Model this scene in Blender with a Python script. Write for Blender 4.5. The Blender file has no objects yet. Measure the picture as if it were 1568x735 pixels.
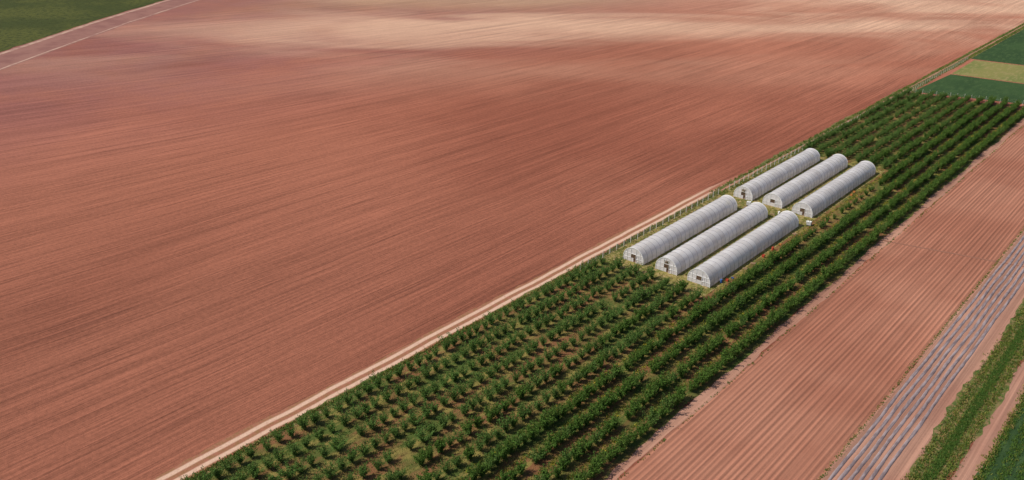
import bpy, math, random
import numpy as np
from mathutils import Vector, Matrix
random.seed(7); rng=np.random.default_rng(7)
scene=bpy.context.scene
COL=scene.collection
R=math.radians

# ------------------------------------------------------------------ helpers
def new_obj(name,mesh,parent=None,loc=(0,0,0),rot=(0,0,0),scale=(1,1,1)):
    o=bpy.data.objects.new(name,mesh); o.location=loc; o.rotation_euler=rot; o.scale=scale
    COL.objects.link(o)
    if parent: o.parent=parent
    return o
def mesh_from(name,verts,faces,mats=(),smooth=False,midx=None):
    me=bpy.data.meshes.new(name); me.from_pydata([tuple(v) for v in verts],[],[tuple(f) for f in faces])
    for m in mats: me.materials.append(m)
    if midx is not None: me.polygons.foreach_set('material_index',midx)
    if smooth: me.polygons.foreach_set('use_smooth',[True]*len(me.polygons))
    me.update(); return me
def np_mesh(name,V,k,mats=(),midx=None):
    """V: (n,k,3) independent k-gons"""
    n=V.shape[0]; me=bpy.data.meshes.new(name)
    me.vertices.add(n*k); me.vertices.foreach_set('co',V.reshape(-1).astype(np.float32))
    me.loops.add(n*k); me.loops.foreach_set('vertex_index',np.arange(n*k,dtype=np.int32))
    me.polygons.add(n); me.polygons.foreach_set('loop_start',np.arange(0,n*k,k,dtype=np.int32))
    me.polygons.foreach_set('loop_total',np.full(n,k,dtype=np.int32))
    for m in mats: me.materials.append(m)
    if midx is not None: me.polygons.foreach_set('material_index',np.asarray(midx,dtype=np.int32))
    me.update(calc_edges=True); return me
class Buf:
    def __init__(s): s.v=[];s.f=[];s.m=[]
    def add(s,v,f,m=0):
        b=len(s.v); s.v+= [tuple(x) for x in v]; s.f+=[tuple(b+i for i in q) for q in f]; s.m+=[m]*len(f)
    def box(s,c,d,m=0,rz=0):
        x,y,z=d[0]/2,d[1]/2,d[2]/2; cs,sn=math.cos(rz),math.sin(rz)
        vs=[]
        for a in(-x,x):
            for b in(-y,y):
                for e in(-z,z): vs.append((c[0]+a*cs-b*sn,c[1]+a*sn+b*cs,c[2]+e))
        s.add(vs,[(0,1,3,2),(4,6,7,5),(0,4,5,1),(2,3,7,6),(0,2,6,4),(1,5,7,3)],m)
    def tube(s,p,q,r0,r1,n=5,m=0,cap=True):
        p=Vector(p);q=Vector(q);d=(q-p).normalized(); a=d.orthogonal().normalized(); b=d.cross(a)
        vs=[]
        for i in range(n):
            t=2*math.pi*i/n; o=a*math.cos(t)+b*math.sin(t); vs.append(p+o*r0); vs.append(q+o*r1)
        fs=[(2*i,2*((i+1)%n),2*((i+1)%n)+1,2*i+1) for i in range(n)]
        if cap: fs.append(tuple(2*i+1 for i in range(n)))
        s.add(vs,fs,m)
    def mesh(s,name,mats,smooth=False): return mesh_from(name,s.v,s.f,mats,smooth,s.m)

class NT:
    def __init__(s,name):
        s.mat=bpy.data.materials.new(name); s.mat.use_nodes=True; s.t=s.mat.node_tree; s.t.nodes.clear()
        s.out=s.t.nodes.new('ShaderNodeOutputMaterial')
    def n(s,typ,**kw):
        x=s.t.nodes.new(typ)
        for k,v in kw.items(): setattr(x,k,v)
        return x
    def link(s,a,b): s.t.links.new(a,b)
    def val(s,sock,v):
        if isinstance(v,bpy.types.NodeSocket): s.link(v,sock)
        else: sock.default_value=v
    def m(s,op,a,b=0.0,c=0.0,clamp=False):
        x=s.n('ShaderNodeMath',operation=op,use_clamp=clamp); s.val(x.inputs[0],a); s.val(x.inputs[1],b)
        if op in('MULTIPLY_ADD','SMOOTH_MIN'): s.val(x.inputs[2],c)
        return x.outputs[0]
    def ss(s,v,a,b,lo=0.,hi=1.):
        x=s.n('ShaderNodeMapRange',interpolation_type='SMOOTHSTEP'); s.val(x.inputs[0],v)
        x.inputs[1].default_value=a;x.inputs[2].default_value=b;x.inputs[3].default_value=lo;x.inputs[4].default_value=hi
        return x.outputs[0]
    def obj(s):
        c=s.n('ShaderNodeTexCoord'); p=s.n('ShaderNodeSeparateXYZ'); s.link(c.outputs['Object'],p.inputs[0]); return c.outputs['Object'],p.outputs[0],p.outputs[1],p.outputs[2]
    def vec(s,x,y,z=0.):
        c=s.n('ShaderNodeCombineXYZ'); s.val(c.inputs[0],x);s.val(c.inputs[1],y);s.val(c.inputs[2],z); return c.outputs[0]
    def noise(s,v,scale,det=3,rough=.55,dist=0.):
        x=s.n('ShaderNodeTexNoise'); s.val(x.inputs['Vector'],v); x.inputs['Scale'].default_value=scale
        x.inputs['Detail'].default_value=det; x.inputs['Roughness'].default_value=rough; x.inputs['Distortion'].default_value=dist
        return x.outputs['Fac']
    def mix(s,f,a,b,bt='MIX'):
        x=s.n('ShaderNodeMix',data_type='RGBA',blend_type=bt); s.val(x.inputs[0],f)
        for i,c in((6,a),(7,b)):
            if isinstance(c,bpy.types.NodeSocket): s.link(c,x.inputs[i])
            else: x.inputs[i].default_value=(*c,1)
        return x.outputs[2]
    def scale(s,c,f):
        x=s.n('ShaderNodeVectorMath',operation='SCALE'); s.link(c,x.inputs[0]); s.val(x.inputs['Scale'],f); return x.outputs[0]
    def bsdf(s,col,rough=.9,spec=.2,bump=None,bd=.1,bs=1.,metal=0.):
        b=s.n('ShaderNodeBsdfPrincipled')
        if isinstance(col,bpy.types.NodeSocket): s.link(col,b.inputs['Base Color'])
        else: b.inputs['Base Color'].default_value=(*col,1)
        s.val(b.inputs['Roughness'],rough); b.inputs['Specular IOR Level'].default_value=spec; b.inputs['Metallic'].default_value=metal
        if bump is not None:
            k=s.n('ShaderNodeBump'); k.inputs['Distance'].default_value=bd;k.inputs['Strength'].default_value=bs
            s.link(bump,k.inputs['Height']); s.link(k.outputs[0],b.inputs['Normal'])
        s.link(b.outputs[0],s.out.inputs[0]); return b
def flat_mat(name,col,rough=.7,var=.25,scale=6,metal=0.):
    t=NT(name); v,x,y,z=t.obj(); n=t.noise(v,scale); c=t.mix(n,[k*(1-var) for k in col],[min(1,k*(1+var)) for k in col]); t.bsdf(c,rough,metal=metal); return t.mat

# ------------------------------------------------------------------ soil materials
def soil_big():
    t=NT('ploughed_red_soil'); v,x,y,z=t.obj()
    # furrows curve gently away from the track further into the field
    s=t.ss(x,-115,-520)
    c=t.m('SUBTRACT',x,t.m('MULTIPLY',t.m('MULTIPLY',s,.34),t.m('SUBTRACT',y,200)))
    w=t.noise(v,.012,2); c=t.m('ADD',c,t.m('MULTIPLY',w,3.))
    f1=t.noise(t.vec(t.m('MULTIPLY',c,1.7),t.m('MULTIPLY',y,.012)),1,4,.70)
    f2=t.noise(t.vec(t.m('MULTIPLY',c,.28),t.m('MULTIPLY',y,.006)),1,3,.6)
    f3=t.noise(t.vec(t.m('MULTIPLY',c,4.6),t.m('MULTIPLY',y,.08),3.),1,2,.6)
    big=t.noise(v,.006,4,.5,.4); mid=t.noise(v,.03,4,.6); grit=t.noise(v,1.0,5,.75)
    d=t.m('ADD',t.m('MULTIPLY',x,-.657),t.m('MULTIPLY',y,.753))
    a=t.m('ADD',t.m('MULTIPLY',x,.753),t.m('MULTIPLY',y,.657))
    col=t.mix(t.ss(big,.35,.65),(.228,.076,.047),(.325,.121,.076))
    # cloud shadow toward the far left, painted in as purple-grey soil colour
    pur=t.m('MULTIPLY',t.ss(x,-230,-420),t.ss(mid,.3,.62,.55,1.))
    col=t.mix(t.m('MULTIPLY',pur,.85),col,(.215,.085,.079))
    # dry pale soil farther out, cloud light and haze painted in, soft streaks
    st=t.noise(t.vec(t.m('MULTIPLY',a,.0055),t.m('MULTIPLY',d,.0125),4.),1.,4,.5,.5)
    dry_haze=t.m('MULTIPLY',t.ss(d,330,540),t.ss(st,.36,.66,.08,1.))
    dry_haze=t.m('MULTIPLY',dry_haze,t.ss(x,-560,-380,.15,1.))
    dry_haze=t.m('ADD',dry_haze,t.m('MULTIPLY',t.ss(d,500,700,0,.36),t.ss(x,-560,-400,.4,1.)),clamp=True)
    col=t.mix(t.m('MULTIPLY',dry_haze,.88),col,(.53,.335,.235))
    gg=t.m('MULTIPLY',t.ss(d,540,640),t.m('MULTIPLY',t.ss(x,-300,-400),t.ss(x,-560,-480)))
    col=t.mix(t.m('MULTIPLY',gg,.30),col,(.38,.30,.16))
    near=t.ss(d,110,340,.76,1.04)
    k=t.m('ADD',t.m('MULTIPLY',t.ss(f1,.30,.70),.42),t.m('MULTIPLY',t.ss(f2,.3,.7),.20))
    k=t.m('ADD',k,t.m('MULTIPLY',t.ss(f3,.3,.7),.30)); k=t.m('ADD',k,t.m('MULTIPLY',t.ss(grit,.25,.75),.34)); k=t.m('ADD',k,.38)
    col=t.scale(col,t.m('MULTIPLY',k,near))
    # dark thin broken ruts
    rut=t.ss(t.noise(t.vec(t.m('MULTIPLY',c,1.1),t.m('MULTIPLY',y,.006),9.),1,4,.7),.59,.65)
    rut=t.m('MULTIPLY',rut,t.ss(t.noise(v,.03,3),.38,.58))
    col=t.mix(t.m('MULTIPLY',rut,.48),col,(.11,.040,.028))
    h=t.m('ADD',t.m('MULTIPLY',f1,1.),t.m('ADD',t.m('MULTIPLY',f3,.8),t.m('MULTIPLY',grit,.7)))
    t.bsdf(col,.95,.1,h,.25,.8); return t.mat
def soil_rows(name,base,lite,period=1.0,amp=.35,sc=1.):
    t=NT(name); v,x,y,z=t.obj()
    wob=t.m('MULTIPLY',t.noise(t.vec(t.m('MULTIPLY',x,.1),t.m('MULTIPLY',y,.012)),1,1),.6)
    c=t.m('ADD',x,wob)
    s=t.m('MULTIPLY_ADD',t.m('SINE',t.m('MULTIPLY',c,2*math.pi/period)),.5,.5)
    f1=t.noise(t.vec(t.m('MULTIPLY',c,2.3),t.m('MULTIPLY',y,.02)),1,3,.6)
    f2=t.noise(t.vec(t.m('MULTIPLY',c,.6),t.m('MULTIPLY',y,.008)),1,2)
    grit=t.noise(v,1.6,4,.7); big=t.noise(v,.03,3)
    col=t.mix(t.ss(big,.35,.65),base,lite)
    k=t.m('ADD',t.m('MULTIPLY',s,t.m('MULTIPLY',t.ss(f2,.3,.6,.3,1.),amp)),t.m('MULTIPLY',t.ss(f1,.3,.7),.30))
    k=t.m('ADD',k,t.m('MULTIPLY',grit,.25)); k=t.m('ADD',k,.50)
    col=t.scale(col,k)
    t.bsdf(col,.95,.1,t.m('ADD',s,t.m('ADD',f1,t.m('MULTIPLY',grit,.5))),.12,.8); return t.mat
def grass_mat(name,cols,s1=.25,s2=1.6,stretch=1.,bd=.2):
    """three-way patchy ground cover"""
    t=NT(name); v,x,y,z=t.obj()
    q=t.vec(x,t.m('MULTIPLY',y,stretch))
    a=t.noise(q,s1,4,.6); b=t.noise(q,s2,4,.7); g=t.noise(v,4.,3,.7)
    col=t.mix(t.ss(a,.40,.60),cols[0],cols[1]); col=t.mix(t.ss(b,.47,.62),col,cols[2])
    col=t.scale(col,t.m('MULTIPLY_ADD',g,.9,.5)); t.bsdf(col,.9,.1,t.m('ADD',b,g),bd,.8); return t.mat

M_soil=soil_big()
M_soilR=soil_rows('ridged_red_soil',(.315,.128,.083),(.375,.168,.112),.95,.30)
M_soilP=soil_rows('bare_pink_soil',(.36,.18,.13),(.43,.235,.17),1.9,.12)
M_orch=grass_mat('orchard_floor',((.20,.095,.045),(.075,.105,.025),(.22,.18,.055)),.16,.55,.3)
M_verge=grass_mat('verge_grass',((.075,.11,.028),(.15,.15,.05),(.24,.16,.08)),.3,.9)
M_yard=grass_mat('yard_grass',((.25,.21,.065),(.13,.14,.035),(.36,.26,.13)),.25,.8)
M_crop1=grass_mat('green_crop',((.030,.062,.022),(.040,.080,.027),(.050,.090,.032)),.05,.5,.3)
M_crop2=grass_mat('ripening_crop',((.21,.20,.065),(.16,.18,.055),(.26,.22,.09)),.06,.5,.3)
M_crop3=grass_mat('far_green_crop',((.048,.060,.014),(.080,.088,.020),(.034,.042,.011)),.02,.35,1.)
def track_mat():
    t=NT('dirt_track'); v,x,y,z=t.obj()
    w=t.m('MULTIPLY',t.m('SUBTRACT',t.noise(t.vec(0.,t.m('MULTIPLY',y,.06)),1,3),.5),1.1)
    c=t.m('ADD',x,w)  # local x across the track
    a=t.m('ABSOLUTE',c)
    rut=t.m('MULTIPLY',t.ss(a,.35,.75),t.ss(a,1.75,1.3))
    n=t.noise(v,.8,4,.7); rut=t.m('MULTIPLY',rut,t.ss(n,.25,.5,.55,1.))
    rut=t.m('MULTIPLY',rut,t.ss(y,238,205))
    base=t.mix(t.ss(n,.35,.7),(.30,.125,.082),(.22,.12,.055))
    base=t.mix(t.ss(y,200,235),base,(.31,.125,.085))
    col=t.mix(rut,base,(.55,.37,.28)); col=t.scale(col,t.m('MULTIPLY_ADD',t.noise(v,3.,3),.6,.7))
    t.bsdf(col,.95,.1,n,.1,.6); return t.mat
M_track=track_mat()

# ------------------------------------------------------------------ ground sheets
def sheet(name,pts,z,mat,loc=(0,0,0)):
    me=mesh_from(name,[(x-loc[0],y-loc[1],0) for x,y in pts],[tuple(range(len(pts)))],[mat]); return new_obj(name,me,loc=(loc[0],loc[1],z))
def wavy_strip(name,x0,x1,y0,y1,z,mat,amp=.5,step=2.,loc=(0,0,0),slope=0.,taper=None):
    ys=np.arange(y0,y1+step,step); vs=[];fs=[]
    for i,yy in enumerate(ys):
        a=x0+slope*(yy-y0)+amp*(math.sin(yy*.11+x0)+random.uniform(-1,1))*.5; b=x1+slope*(yy-y0)+amp*(math.sin(yy*.13+x1)+random.uniform(-1,1))*.5
        if taper:
            u=min(1,max(0,(taper[1]-yy)/(taper[1]-taper[0]))); m_=taper[2]; a=m_+(a-m_)*max(u,.02); b=m_+(b-m_)*max(u,.02)
        vs+=[(a-loc[0],yy-loc[1],0),(b-loc[0],yy-loc[1],0)]
        if i: fs.append((2*i-2,2*i-1,2*i+1,2*i))
    return new_obj(name,mesh_from(name,vs,fs,[mat]),loc=(loc[0],loc[1],z))
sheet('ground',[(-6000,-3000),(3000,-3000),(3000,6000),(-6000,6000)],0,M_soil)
wavy_strip('orchard_ground',-109.6,-60.6,-60,384,.010,M_orch,.6)
wavy_strip('dirt_road',-114.9,-110.6,-60,244,.006,M_track,.5,loc=(-112.6,0,0),taper=(212,245,-112.2))
wavy_strip('grass_verge',-112.4,-107.2,640,206,.014,M_verge,.9,-2.,taper=(228,204,-108.6))
wavy_strip('footpath',-110.6,-109.9,222,600,.018,M_soilP,.3)
wavy_strip('roadside_grass',-110.7,-109.2,-60,222,.018,M_verge,.8)
sheet('yard',[(-109.4,157),(-79.6,157),(-79.2,272),(-109.2,273)],.022,M_yard)
wavy_strip('field_path',-60.9,-58.6,-60,600,.006,M_soilP,.5)
wavy_strip('ridged_field',-58.7,-34,-60,700,.004,M_soilR,.3)
wavy_strip('mulch_field',-34.2,-23.5,-60,700,.008,M_soilP,.3)
wavy_strip('crop_verge',-24.3,-18.4,-60,700,.014,M_verge,.9)
wavy_strip('farm_track',-18.6,-15.2,-60,700,.012,M_soilP,.4)
wavy_strip('crop_field',-15.4,120,-60,700,.016,M_crop1,.6)
sheet('green_field',[(-107,385),(-20,403),(40,415),(40,456),(-75,432),(-104.5,431)],.020,M_crop1)
sheet('ripening_field',[(-104.5,432.5),(-75,433.5),(40,458),(40,500),(-83,473.5),(-105,472)],.020,M_crop2)
sheet('far_green_field',[(-107.3,474),(-83,475),(40,502),(40,900),(-107.3,900)],.020,M_crop1)
# upper-left green field with a softly curving, ragged edge
edge=[(-150,-260),(-300,-75),(-400,42),(-493,159),(-550,233),(-604,312),(-680,430),(-760,560)]
pts=[]
for a,b in zip(edge[:-1],edge[1:]):
    for i in range(14):
        u=i/14; pts.append((a[0]+(b[0]-a[0])*u+random.uniform(-.9,.9),a[1]+(b[1]-a[1])*u+random.uniform(-.9,.9)))
pts+=[(-760,560),(-2500,560),(-2500,-1200),(-700,-1200)]
sheet('hillside_crop',pts,.016,M_crop3)
def ribbon(name,line,off,w,z,mat):
    vs=[];fs=[];P=[]
    for a,b in zip(line[:-1],line[1:]):
        for i in range(16): P.append(Vector((a[0]+(b[0]-a[0])*i/16,a[1]+(b[1]-a[1])*i/16)))
    for i,p in enumerate(P):
        d=(P[min(i+1,len(P)-1)]-P[max(i-1,0)]).normalized(); nv=Vector((-d.y,d.x))*-1
        for o in(off-w/2,off+w/2):
            q=p+nv*(o+random.uniform(-.35,.35)); vs.append((q.x,q.y,0))
        if i: fs.append((2*i-2,2*i-1,2*i+1,2*i))
    return new_obj(name,mesh_from(name,vs,fs,[mat]),loc=(0,0,z))
def noise_soil(name,a,b,s):
    t=NT(name); v_,x_,y_,z_=t.obj(); nn=t.noise(v_,s,4,.7); t.bsdf(t.mix(t.ss(nn,.35,.6),a,b),.95); return t.mat
M_ft=noise_soil('far_track_soil',(.27,.14,.115),(.42,.27,.21),.12)
M_fh=noise_soil('headland_soil',(.20,.088,.075),(.25,.12,.098),.08)
ribbon('headland',edge,14,24,.004,M_fh)
ribbon('far_dirt_track',edge,3.0,3.0,.010,M_ft)
ribbon('far_dirt_track',edge,24,1.4,.010,M_ft)

# ------------------------------------------------------------------ foliage
def leaf_mat(name,a,b,c,trans=.35):
    t=NT(name); g=t.n('ShaderNodeNewGeometry'); oi=t.n('ShaderNodeObjectInfo')
    col=t.mix(g.outputs['Random Per Island'],a,b); col=t.mix(t.m('MULTIPLY',oi.outputs['Random'],.55),col,c)
    d=t.n('ShaderNodeBsdfDiffuse');tr=t.n('ShaderNodeBsdfTranslucent');m=t.n('ShaderNodeMixShader');m.inputs[0].default_value=trans
    t.link(col,d.inputs[0]);t.link(t.mix(.5,col,(.16,.22,.03)),tr.inputs[0]);t.link(d.outputs[0],m.inputs[1]);t.link(tr.outputs[0],m.inputs[2]);t.link(m.outputs[0],t.out.inputs[0]); return t.mat
M_leaf=leaf_mat('orchard_leaf',(.072,.145,.036),(.160,.250,.070),(.100,.205,.048),.4)
M_leafd=leaf_mat('dense_leaf',(.062,.135,.028),(.145,.240,.052),(.090,.185,.035),.4)
M_weed=leaf_mat('weed_leaf',(.12,.18,.035),(.25,.24,.055),(.15,.20,.04),.25)
M_straw=leaf_mat('dry_grass',(.28,.20,.08),(.38,.28,.11),(.32,.23,.1),.2)
M_yel=leaf_mat('yellow_flower',(.5,.42,.04),(.42,.38,.06),(.4,.35,.05),.2)
M_bark=flat_mat('bark',(.12,.085,.06),.9)
def rand_quads(C,size,up=.5):
    n=len(C); a=rng.normal(size=(n,3)); a/=np.linalg.norm(a,axis=1)[:,None]
    b=rng.normal(size=(n,3)); b-= (b*a).sum(1)[:,None]*a; b/=np.linalg.norm(b,axis=1)[:,None]
    s=(size if np.ndim(size) else np.full(n,size))[:,None]*.5
    return np.stack([C-a*s,C-b*s*.55,C+a*s,C+b*s*.55],1)
def make_tree(i,dense):
    r=random.Random(100+i+50*dense); B=Buf(); pts=[]
    hh=r.uniform(2.5,3.3); nsh=r.randint(12,16) if not dense else r.randint(16,20)
    B.tube((0,0,-.05),(0,0,.5),.085,.06,6,1)
    for k in range(nsh):
        az=2*math.pi*k/nsh+r.uniform(-.4,.4); lean=r.uniform(.10,.58) if k%3 else r.uniform(0,.25)
        Ls=hh*r.uniform(.66,1.05)-.4; p=Vector((0,0,r.uniform(.3,.5))); d=Vector((math.cos(az)*math.sin(lean+.25),math.sin(az)*math.sin(lean+.25),math.cos(lean+.25)))
        seg=4;prev=p
        for s in range(seg):
            nx=prev+d*Ls/seg; B.tube(prev,nx,.032*(1-s/5),.032*(1-(s+1)/5),3,1,False)
            for q in range((13,19,19,14)[s] if not dense else (18,23,22,15)[s]):
                tt=r.random(); c=prev.lerp(nx,tt); sp=.18 if s<3 else .12
                pts.append((c.x+r.gauss(0,sp),c.y+r.gauss(0,sp),c.z+r.gauss(0,sp)))
            prev=nx; d=(d+Vector((r.gauss(0,.10),r.gauss(0,.10),.08))).normalized()
    P=np.array(pts); P[:,2]=np.maximum(P[:,2],.12)
    Q=rand_quads(P,rng.uniform(.18,.34,len(P)))
    nb=len(B.v)
    V=B.v+[tuple(v) for v in Q.reshape(-1,3)]; F=B.f+[(nb+4*j,nb+4*j+1,nb+4*j+2,nb+4*j+3) for j in range(len(Q))]
    return mesh_from('fruit_tree_mesh',V,F,[M_leafd if dense else M_leaf,M_bark],False,B.m+[0]*len(Q))
TA=[make_tree(i,0) for i in range(8)]; TB=[make_tree(i,1) for i in range(6)]
rows=np.linspace(-107.2,-62.2,11)
for ri,rx in enumerate(rows):
    par=bpy.data.objects.new('orchard_tree_row',None); par.location=(rx,0,0); COL.objects.link(par)
    dense=ri>=7; sp=2.45 if ri<5 else (2.3 if not dense else 1.8)
    y=-6+random.uniform(0,2)
    while y<380+(rx+107)*.18:
        y+=sp*random.uniform(.86,1.14)
        if rx<-79.4 and 158.5-(rx+107)*.05<y<272.5: continue
        if random.random()<(.03 if not dense else .03): continue
        kind=random.choice(TB if (dense and random.random()<.8) or (ri>4 and random.random()<.4) else TA)
        s=random.uniform(.78,1.12)
        if ri==7 and 200<y<262: 
            if random.random()<.35: continue
            s*=.62
        new_obj('fruit_tree',kind,par,(random.gauss(0,.14),y,0),(random.gauss(0,.06),random.gauss(0,.06),random.uniform(0,6.28) if ri<5 else (0 if random.random()<.5 else math.pi)),(s*random.uniform(.86,1.04),s*random.uniform(.95,1.18),s*random.uniform(.88,1.1)))

# undergrowth: small clumps of blades, one mesh per area
def tufts(name,X,Y,h,mats,w=None,blades=5,spread=.18,bw=.07):
    n=len(X); w=np.ones(len(mats))/len(mats) if w is None else np.array(w)/sum(w)
    X=np.repeat(X,blades);Y=np.repeat(Y,blades);N=len(X)
    cx=X+rng.normal(0,spread,N);cy=Y+rng.normal(0,spread,N);az=rng.uniform(0,6.28,N);hh=h*rng.uniform(.5,1.2,N);ln=rng.uniform(0,.8,N)*hh;la=rng.uniform(0,6.28,N)
    dx=np.cos(az)*bw;dy=np.sin(az)*bw;z0=np.zeros(N)
    V=np.stack([np.stack([cx-dx,cy-dy,z0],1),np.stack([cx+dx,cy+dy,z0],1),np.stack([cx+dx*.3+np.cos(la)*ln,cy+dy*.3+np.sin(la)*ln,hh],1),np.stack([cx-dx*.5+np.cos(la)*ln,cy-dy*.5+np.sin(la)*ln,hh*.9],1)],1)
    mi=np.repeat(rng.choice(len(mats),n,p=w),blades)
    return new_obj(name,np_mesh(name,V,4,mats,mi))
n=30000
X=rng.uniform(-109.3,-61,n);Y=rng.uniform(20,382,n)
nz=np.sin(X*.7+3*np.sin(Y*.06))+np.sin(Y*.23+X*.3)+rng.normal(0,.8,n)
k=(nz>-.3)&~((X<-80)&(Y>159)&(Y<271)); tufts('orchard_grass',X[k],Y[k],.24,[M_weed,M_leaf,M_straw],[5,6,1.2])
n=5200
X=rng.normal(0,.30,n)+rng.choice([-77.9,-73.4,-68.9,-64.4],n);Y=rng.uniform(60,380,n); tufts('flowering_weeds',X,Y,.35,[M_weed,M_yel],[3,1.0])
n=5200
X=rng.uniform(-112.2,-107.6,n);Y=rng.uniform(218,620,n);k=np.abs(X+110.2)>.5; tufts('verge_weeds',X[k],Y[k],.45,[M_weed,M_leafd,M_straw],[3,5,1.5])
n=3000
X=rng.normal(-110,.35,n);Y=rng.uniform(20,220,n); tufts('roadside_weeds',X,Y,.35,[M_weed,M_leafd,M_straw],[3,2,2.5])
n=6500
X=rng.uniform(-109,-79.6,n);Y=rng.uniform(157,273,n)
ins=np.zeros(n,bool)
for a in(-105.1,-96,-86.8):
    ins|=(X>a)&(X<a+6.1)&(((Y>161.5)&(Y<211))|((Y>219)&(Y<268.5)))
k=~ins; tufts('yard_weeds',X[k],Y[k],.28,[M_weed,M_leaf,M_straw],[3,1.5,3])
n=900
X=rng.normal(-58.4,.14,n);Y=rng.uniform(60,380,n); k=np.sin(Y*.5)+rng.normal(0,.9,n)>0; tufts('field_edge_weeds',X[k],Y[k],.25,[M_leafd,M_weed],[2,1],4,.12)
n=1100
X=rng.normal(-34.3,.15,n);Y=rng.uniform(90,260,n); tufts('mulch_edge_weeds',X,Y,.15,[M_leaf,M_weed],[2,1],4,.12)
# tall crop strips in the lower right
n=8000
X=np.concatenate([rng.normal(-23.2,.45,n//3),rng.uniform(-22.3,-20.2,n//3),rng.normal(-19.4,.4,n//3)]);Y=rng.uniform(100,260,len(X))
tufts('crop_strip_weeds',X,Y,.35,[M_weed,M_leaf,M_straw],[6,3,2.5])
n=9000
X=rng.uniform(-21.8,-20.6,n);Y=rng.uniform(100,260,n);tufts('crop_strip',X,Y,.35,[M_leafd,M_leaf],[3,2])
n=14000
X=rng.uniform(-15.4,-4,n);Y=rng.uniform(100,230,n);k=np.sin(X*2.4+.5)>-.4;tufts('crop_rows',X[k],Y[k],.38,[M_leafd,M_leaf,M_weed],[3,2,1])
n=1400
X=rng.normal(-15.3,.35,n);Y=rng.uniform(100,260,n);tufts('track_edge_weeds',X,Y,.4,[M_weed,M_straw],[2,1])

# ------------------------------------------------------------------ plastic mulch beds
t=NT('mulch_film'); v_,x_,y_,z_=t.obj()
nn=t.noise(t.vec(t.m('MULTIPLY',x_,2.),t.m('MULTIPLY',y_,.25)),1.,4,.7)
b=t.bsdf(t.mix(t.ss(nn,.35,.65),(.150,.112,.118),(.30,.245,.255)),.6,.15,nn,.08,.6); M_mulch=t.mat
ys=np.arange(60,330,1.5)
for i in range(6):
    cx=-33.0+i*1.20; vs=[];fs=[];W=.31
    prof=[(-W,.0),(-W*.75,.11),(-W*.3,.16),(W*.3,.16),(W*.75,.11),(W,.0)]
    for j,yy in enumerate(ys):
        wx=.07*math.sin(yy*.2+i)+random.uniform(-.03,.03); wd=random.uniform(.85,1.12)
        for (a,z) in prof: vs.append((wx+a*wd,yy,z*random.uniform(.85,1.1)))
        if j:
            for q in range(5):
                o=(j-1)*6+q; fs.append((o,o+1,o+7,o+6))
    new_obj('plastic_mulch_bed',mesh_from('plastic_mulch_bed',vs,fs,[M_mulch],True),loc=(cx,0,.010))
# cross track
vs=[];fs=[]
for i in range(20):
    tt=i/19; x=-61+33.5*tt; y=216+7*tt
    vs+=[(x,y-.35+random.uniform(-.1,.1),0),(x,y+.35+random.uniform(-.1,.1),0)]
    if i: fs.append((2*i-2,2*i,2*i+1,2*i-1))
t=NT('damp_soil'); v_,x_,y_,z_=t.obj(); t.bsdf(t.mix(t.noise(v_,1.5),(.18,.08,.055),(.30,.14,.095)),.95); M_damp=t.mat
new_obj('cross_furrow',mesh_from('cross_furrow',vs,fs,[M_damp]),loc=(0,0,.024))

# ------------------------------------------------------------------ greenhouses
def film_mat():
    t=NT('greenhouse_film'); v,x,y,z=t.obj(); oi=t.n('ShaderNodeObjectInfo')
    seg=t.m('FLOOR',t.m('MULTIPLY',y,.5)); wn=t.n('ShaderNodeTexWhiteNoise',noise_dimensions='2D')
    t.link(t.vec(seg,t.m('MULTIPLY',oi.outputs['Random'],37.)),wn.inputs[0])
    n=t.noise(v,1.2,4,.6,.5); dirt=t.noise(t.vec(x,t.m('MULTIPLY',y,.2),z),.8,3)
    col=t.mix(t.ss(dirt,.35,.7),(.92,.90,.92),(.82,.79,.80))
    d=t.n('ShaderNodeBsdfDiffuse');tr=t.n('ShaderNodeBsdfTranslucent');gl=t.n('ShaderNodeBsdfGlossy');tp=t.n('ShaderNodeBsdfTransparent')
    gl.inputs['Roughness'].default_value=.28; t.link(col,d.inputs[0]);t.link(col,tr.inputs[0])
    bp=t.n('ShaderNodeBump');bp.inputs['Distance'].default_value=.06;bp.inputs['Strength'].default_value=.6;t.link(n,bp.inputs['Height']);
    for q in(d,gl): t.link(bp.outputs[0],q.inputs['Normal'])
    m1=t.n('ShaderNodeMixShader');m1.inputs[0].default_value=.34;t.link(d.outputs[0],m1.inputs[1]);t.link(tr.outputs[0],m1.inputs[2])
    fr=t.n('ShaderNodeFresnel');fr.inputs[0].default_value=1.4
    m2=t.n('ShaderNodeMixShader');t.link(t.m('MULTIPLY',fr.outputs[0],.7),m2.inputs[0]);t.link(m1.outputs[0],m2.inputs[1]);t.link(gl.outputs[0],m2.inputs[2])
    m3=t.n('ShaderNodeMixShader');t.link(t.m('MULTIPLY_ADD',wn.outputs[0],.18,.12),m3.inputs[0]);t.link(m2.outputs[0],m3.inputs[1]);t.link(tp.outputs[0],m3.inputs[2])
    t.link(m3.outputs[0],t.out.inputs[0]); return t.mat
M_film=film_mat(); M_frame=flat_mat('white_frame',(.72,.72,.72),.5,.06); M_steel=flat_mat('galvanised_steel',(.50,.50,.52),.45,.1,6,.3)
M_hoop=flat_mat('hoop_steel',(.30,.30,.33),.5,.1,6,.1)
M_bed=flat_mat('greenhouse_soil',(.24,.15,.10),.95,.3,2)
GW,GH,GS,GL=2.9,3.75,.95,48.0
def arch_h(x): return GS+(GH-GS)*math.sqrt(max(0,1-(x/GW)**2))
AN=22
prof=[(-GW,0.)]+[(-GW*math.cos(math.pi*i/AN),GS+(GH-GS)*math.sin(math.pi*i/AN)) for i in range(AN+1)]+[(GW,0.)]
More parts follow.
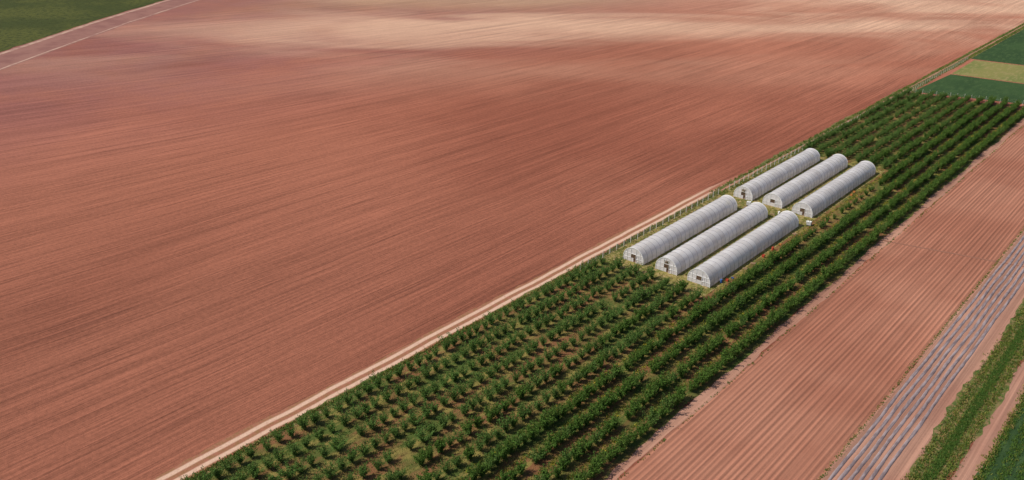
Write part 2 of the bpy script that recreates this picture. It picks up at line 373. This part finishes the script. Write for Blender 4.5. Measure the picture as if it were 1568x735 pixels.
def cover_mesh(var):
    vs=[];fs=[];N=48
    for j in range(N+1):
        k=1.0 if j%2==0 else .985
        for a,z in prof: vs.append((a*k,j*GL/N,z*k if z>GS else z))
    P=len(prof)
    for j in range(N):
        for q in range(P-1): o=j*P+q; fs.append((o,o+1,o+P+1,o+P))
    return mesh_from('cover',vs,fs,[M_film],True)
def hoop_mesh():
    B=Buf()
    for j in range(25):
        y=j*2.0
        for q in range(len(prof)-1):
            a,b=prof[q],prof[q+1]; B.tube((a[0]*1.008,y,a[1]*1.008),(b[0]*1.008,y,b[1]*1.008),.045,.045,4,0,False)
    for ax in(-GW*.98,-1.6,0,1.6,GW*.98):
        z=arch_h(ax)*.97 if abs(ax)<2.5 else GS; B.tube((ax,0,z),(ax,GL,z),.03,.03,4,0)
    return B.mesh('hoops',[M_hoop])
def end_mesh(vent):
    F=Buf();G=Buf();xs=[-2.9,-2.75,-2.5,-2.2,-1.85,-1.3,-.75,-.4,0,.4,.75,1.3,1.85,2.2,2.5,2.75,2.9]
    for a,b in zip(xs[:-1],xs[1:]):
        ta,tb=arch_h(a),arch_h(b); m=(a+b)/2
        def cell(z0,z1): 
            A0,A1=min(z0,ta),min(z1,ta);B0,B1=min(z0,tb),min(z1,tb)
            if A1-A0+B1-B0>.02: F.add([(a,0,A0),(b,0,B0),(b,0,B1),(a,0,A1)],[(0,1,2,3)])
        if abs(m)>.75: cell(0,1.05);cell(1.05,2.15)
        elif vent==2 or m<0: cell(0,1.05)      # door panel, half shut
        if vent==0: cell(2.15,9) if abs(m)>.75 else cell(3.0,9)
        else: cell(2.15,9)
    def bar(p,q,r=.05): G.tube(p,q,r,r,4)
    for x in(-1.85,-.75,.75,1.85): bar((x,-.03,0),(x,-.03,arch_h(x)))
    for z in(1.05,2.15): 
        w=GW*math.sqrt(max(0,1-((z-GS)/(GH-GS))**2)); 
        if z<2: bar((-w,-.03,z),(-.75,-.03,z)); bar((.75,-.03,z),(w,-.03,z))
        else: bar((-w,-.03,z),(w,-.03,z))
    bar((-.75,-.03,2.15),(0,-.03,GH),.04) if vent==0 else None
    bar((.75,-.03,2.15),(0,-.03,GH),.04) if vent==0 else None
    for q in range(len(prof)-1):
        a,b=prof[q],prof[q+1]; bar((a[0]*1.01,-.02,a[1]*1.01),(b[0]*1.01,-.02,b[1]*1.01),.08)
    # sliding door leaf standing open
    G.box((1.35,-.12,1.0),(.06,.05,2.0));G.box((.8,-.12,1.0),(.06,.05,2.0));G.box((1.08,-.12,.03),(.6,.05,.06));G.box((1.08,-.12,1.97),(.6,.05,.06));G.box((1.08,-.12,1.0),(.6,.05,.06))
    return F.mesh('end_film',[M_film]),G.mesh('end_frame',[M_frame])
covers=[cover_mesh(0)];hoops=hoop_mesh();ends=[end_mesh(i) for i in range(3)]
# inside beds
B=Buf()
for cx in(-2.0,-.75,.75,2.0): B.add([(cx-.45,.5,0),(cx-.3,.5,.16),(cx+.3,.5,.16),(cx+.45,.5,0),(cx-.45,GL-.5,0),(cx-.3,GL-.5,.16),(cx+.3,GL-.5,.16),(cx+.45,GL-.5,0)],[(0,1,5,4),(1,2,6,5),(2,3,7,6),(0,3,2,1),(4,5,6,7)])
bedm=B.mesh('beds',[M_bed])
P=[]
for cx in(-2.0,-.75,.75,2.0):
    for yy in np.arange(1,47,.5):
        for q in range(7): P.append((cx+random.gauss(0,.14),yy+random.gauss(0,.12),.16+random.uniform(.02,.45)))
P=np.array(P);plm=np_mesh('plants',rand_quads(P,rng.uniform(.15,.28,len(P))),4,[M_leaf])
floorm=mesh_from('floor',[(-GW,0,0),(GW,0,0),(GW,GL,0),(-GW,GL,0)],[(0,1,2,3)],[M_bed])
k=0
for (gx,gy) in [(-102.0,162.3),(-92.9,162.8),(-83.8,162.3),(-102.0,219.8),(-92.9,219.9),(-83.5,218.8)]:
    e=bpy.data.objects.new('polytunnel_greenhouse',None);e.location=(gx,gy,0);e.rotation_euler=(0,0,random.uniform(-.003,.003));COL.objects.link(e)
    new_obj('cover',covers[0],e);new_obj('hoops',hoops,e)
    fr=ends[[1,0,2,0,2,1][k]]
    new_obj('front_film',fr[0],e,(0,.02,0));new_obj('front_frame',fr[1],e)
    bk=ends[2];new_obj('back_film',bk[0],e,(0,GL-.02,0),(0,0,math.pi));new_obj('back_frame',bk[1],e,(0,GL,0),(0,0,math.pi))
    new_obj('floor',floorm,e,(0,0,.03));new_obj('beds',bedm,e,(0,0,.034));new_obj('plants',plm,e,(0,0,.03))
    k+=1

# ------------------------------------------------------------------ fences
M_post=flat_mat('concrete_post',(.50,.48,.44),.9,.15)
def fence(a,b,sp=3.0,h=1.7):
    a=Vector(a);b=Vector(b);L=(b-a).length;n=int(L/sp);B=Buf();ang=math.atan2(b.y-a.y,b.x-a.x)
    for i in range(n+1):
        p=a.lerp(b,i/n); hh=h*random.uniform(.93,1.05)
        B.box((p.x+random.gauss(0,.04),p.y,hh/2),(.13,.13,hh),0,ang); B.box((p.x,p.y,hh+.02),(.09,.09,.05),0,ang)
    for z in(.3,.7,1.1,1.5): B.tube((a.x,a.y,z),(b.x,b.y,z),.012,.012,3,1)
    return new_obj('wire_fence',B.mesh('wire_fence',[M_post,M_steel]))
fence((-109.0,150,0),(-109.0,218,0),3.,1.9);fence((-108.6,224,0),(-107.4,381,0),3.,1.9);fence((-107.4,381.5,0),(-50,393,0),2.6,2.2)
fence((-107.6,384,0),(-107.8,470,0),3.2,1.5)

# ------------------------------------------------------------------ yard objects
def pl(name,c): return flat_mat(name,c,.45,.1)
M_red=pl('red_plastic',(.45,.07,.04));M_blue=pl('blue_plastic',(.05,.13,.36));M_wh=pl('white_plastic',(.75,.75,.73));M_wood=flat_mat('weathered_wood',(.30,.20,.12),.9,.3,8);M_org=pl('orange_plastic',(.5,.2,.06));M_blk=pl('black_rubber',(.02,.02,.02))
def crate(x,y,z,mat,rz):
    B=Buf();l,w,h=.6,.4,.3
    B.box((0,0,.015),(l,w,.03))
    for s in(-1,1):
        for zz in(.06,.15,.25): B.box((0,s*(w/2-.01),zz),(l,.02,.06)); B.box((s*(l/2-.01),0,zz),(.02,w-.045,.06))
        for q in(-1,1): B.box((s*(l/2-.012),q*(w/2-.012),.16),(.04,.04,.32))
    return new_obj('plastic_crate',B.mesh('plastic_crate',[mat]),None,(x,y,z),(0,0,rz))
for (x,y,m) in [(-79.5,168,M_red),(-79.3,170.2,M_blue),(-79.1,186,M_red),(-79.4,187,M_red),(-79.2,196,M_org),(-80,214.5,M_wh),(-78.9,243,M_org),(-79.2,246,M_org)]:
    for q in range(random.randint(1,2)): crate(x+random.gauss(0,.03),y,.03+q*.325,m,random.uniform(-.3,.3) if q==0 else 0)
def tank(x,y):
    B=Buf();B.box((0,0,.07),(1.2,1.0,.10),1);B.box((0,0,.65),(1.08,.9,1.0),0)
    for s in(-1,1):
        for i in range(5): B.box((-.48+.24*i,s*.475,.65),(.025,.025,1.05),2);B.box((s*.575,-.38+.19*i,.65),(.025,.025,1.05),2)
        for z in(.3,.65,1.0): B.box((0,s*.50,z),(1.18,.025,.025),2);B.box((s*.60,0,z),(.025,.98,.025),2)
    B.tube((0,0,1.15),(0,0,1.22),.12,.12,10,1); return new_obj('water_tank',B.mesh('water_tank',[M_wh,M_blk,M_steel]),None,(x,y,.03),(0,0,.2))
tank(-79.0,213.2);tank(-98.2,216);
def barrel(x,y,m):
    B=Buf();pr=[(.0,.26),(.06,.29),(.3,.29),(.32,.305),(.35,.29),(.6,.29),(.62,.305),(.65,.29),(.85,.29),(.9,.26)]
    for (z0,r0),(z1,r1) in zip(pr[:-1],pr[1:]): B.tube((0,0,z0),(0,0,z1),r0,r1,14,0,z1>.89)
    new_obj('plastic_barrel',B.mesh('plastic_barrel',[m]),None,(x,y,.03))
barrel(-80.1,166.3,M_blue);barrel(-88.6,215.2,M_wh);barrel(-79.2,191.5,M_red)
def pallet(x,y,rz):
    B=Buf()
    for i in range(3): B.box((0,-.45+.45*i,.05),(1.2,.1,.09))
    for i in range(7): B.box((-.54+.18*i,0,.107),(.11,1.0,.022))
    new_obj('wooden_pallet',B.mesh('wooden_pallet',[M_wood]),None,(x,y,.03),(0,0,rz))
pallet(-79.4,177,.2);pallet(-79.3,181,.5);pallet(-98.1,214,.1);pallet(-79.4,205,1.1);pallet(-90,214,.3)

# ------------------------------------------------------------------ light, sky, camera
az=math.atan2(-.60,-.60); el=R(50)   # direction TO the sun in xy
sd=Vector((math.cos(el)*math.cos(az),math.cos(el)*math.sin(az),math.sin(el)))
sun=bpy.data.lights.new('sun','SUN');sun.energy=4.6;sun.angle=R(.6);sun.color=(1,.93,.81)
so=bpy.data.objects.new('sun',sun);so.rotation_euler=sd.to_track_quat('Z','Y').to_euler();so.location=(0,0,200);COL.objects.link(so)
w=bpy.data.worlds.new('World');scene.world=w;w.use_nodes=True;nt=w.node_tree;bg=nt.nodes['Background']
sk=nt.nodes.new('ShaderNodeTexSky');sk.sky_type='NISHITA';sk.sun_disc=False;sk.sun_elevation=el;sk.sun_rotation=math.pi/2-az;sk.air_density=1.;sk.dust_density=1.5
nt.links.new(sk.outputs[0],bg.inputs[0]);bg.inputs[1].default_value=.09
scene.view_settings.view_transform='Standard';scene.view_settings.look='None';scene.view_settings.exposure=0
cd=bpy.data.cameras.new('camera');cd.lens=1300/1568*36;cd.sensor_width=36;cd.clip_end=20000;cd.clip_start=1
co=bpy.data.objects.new('camera',cd);co.location=(0,0,90);co.rotation_euler=(math.pi/2-math.atan(577/1300),0,math.atan2(.6002,.6875));COL.objects.link(co);scene.camera=co
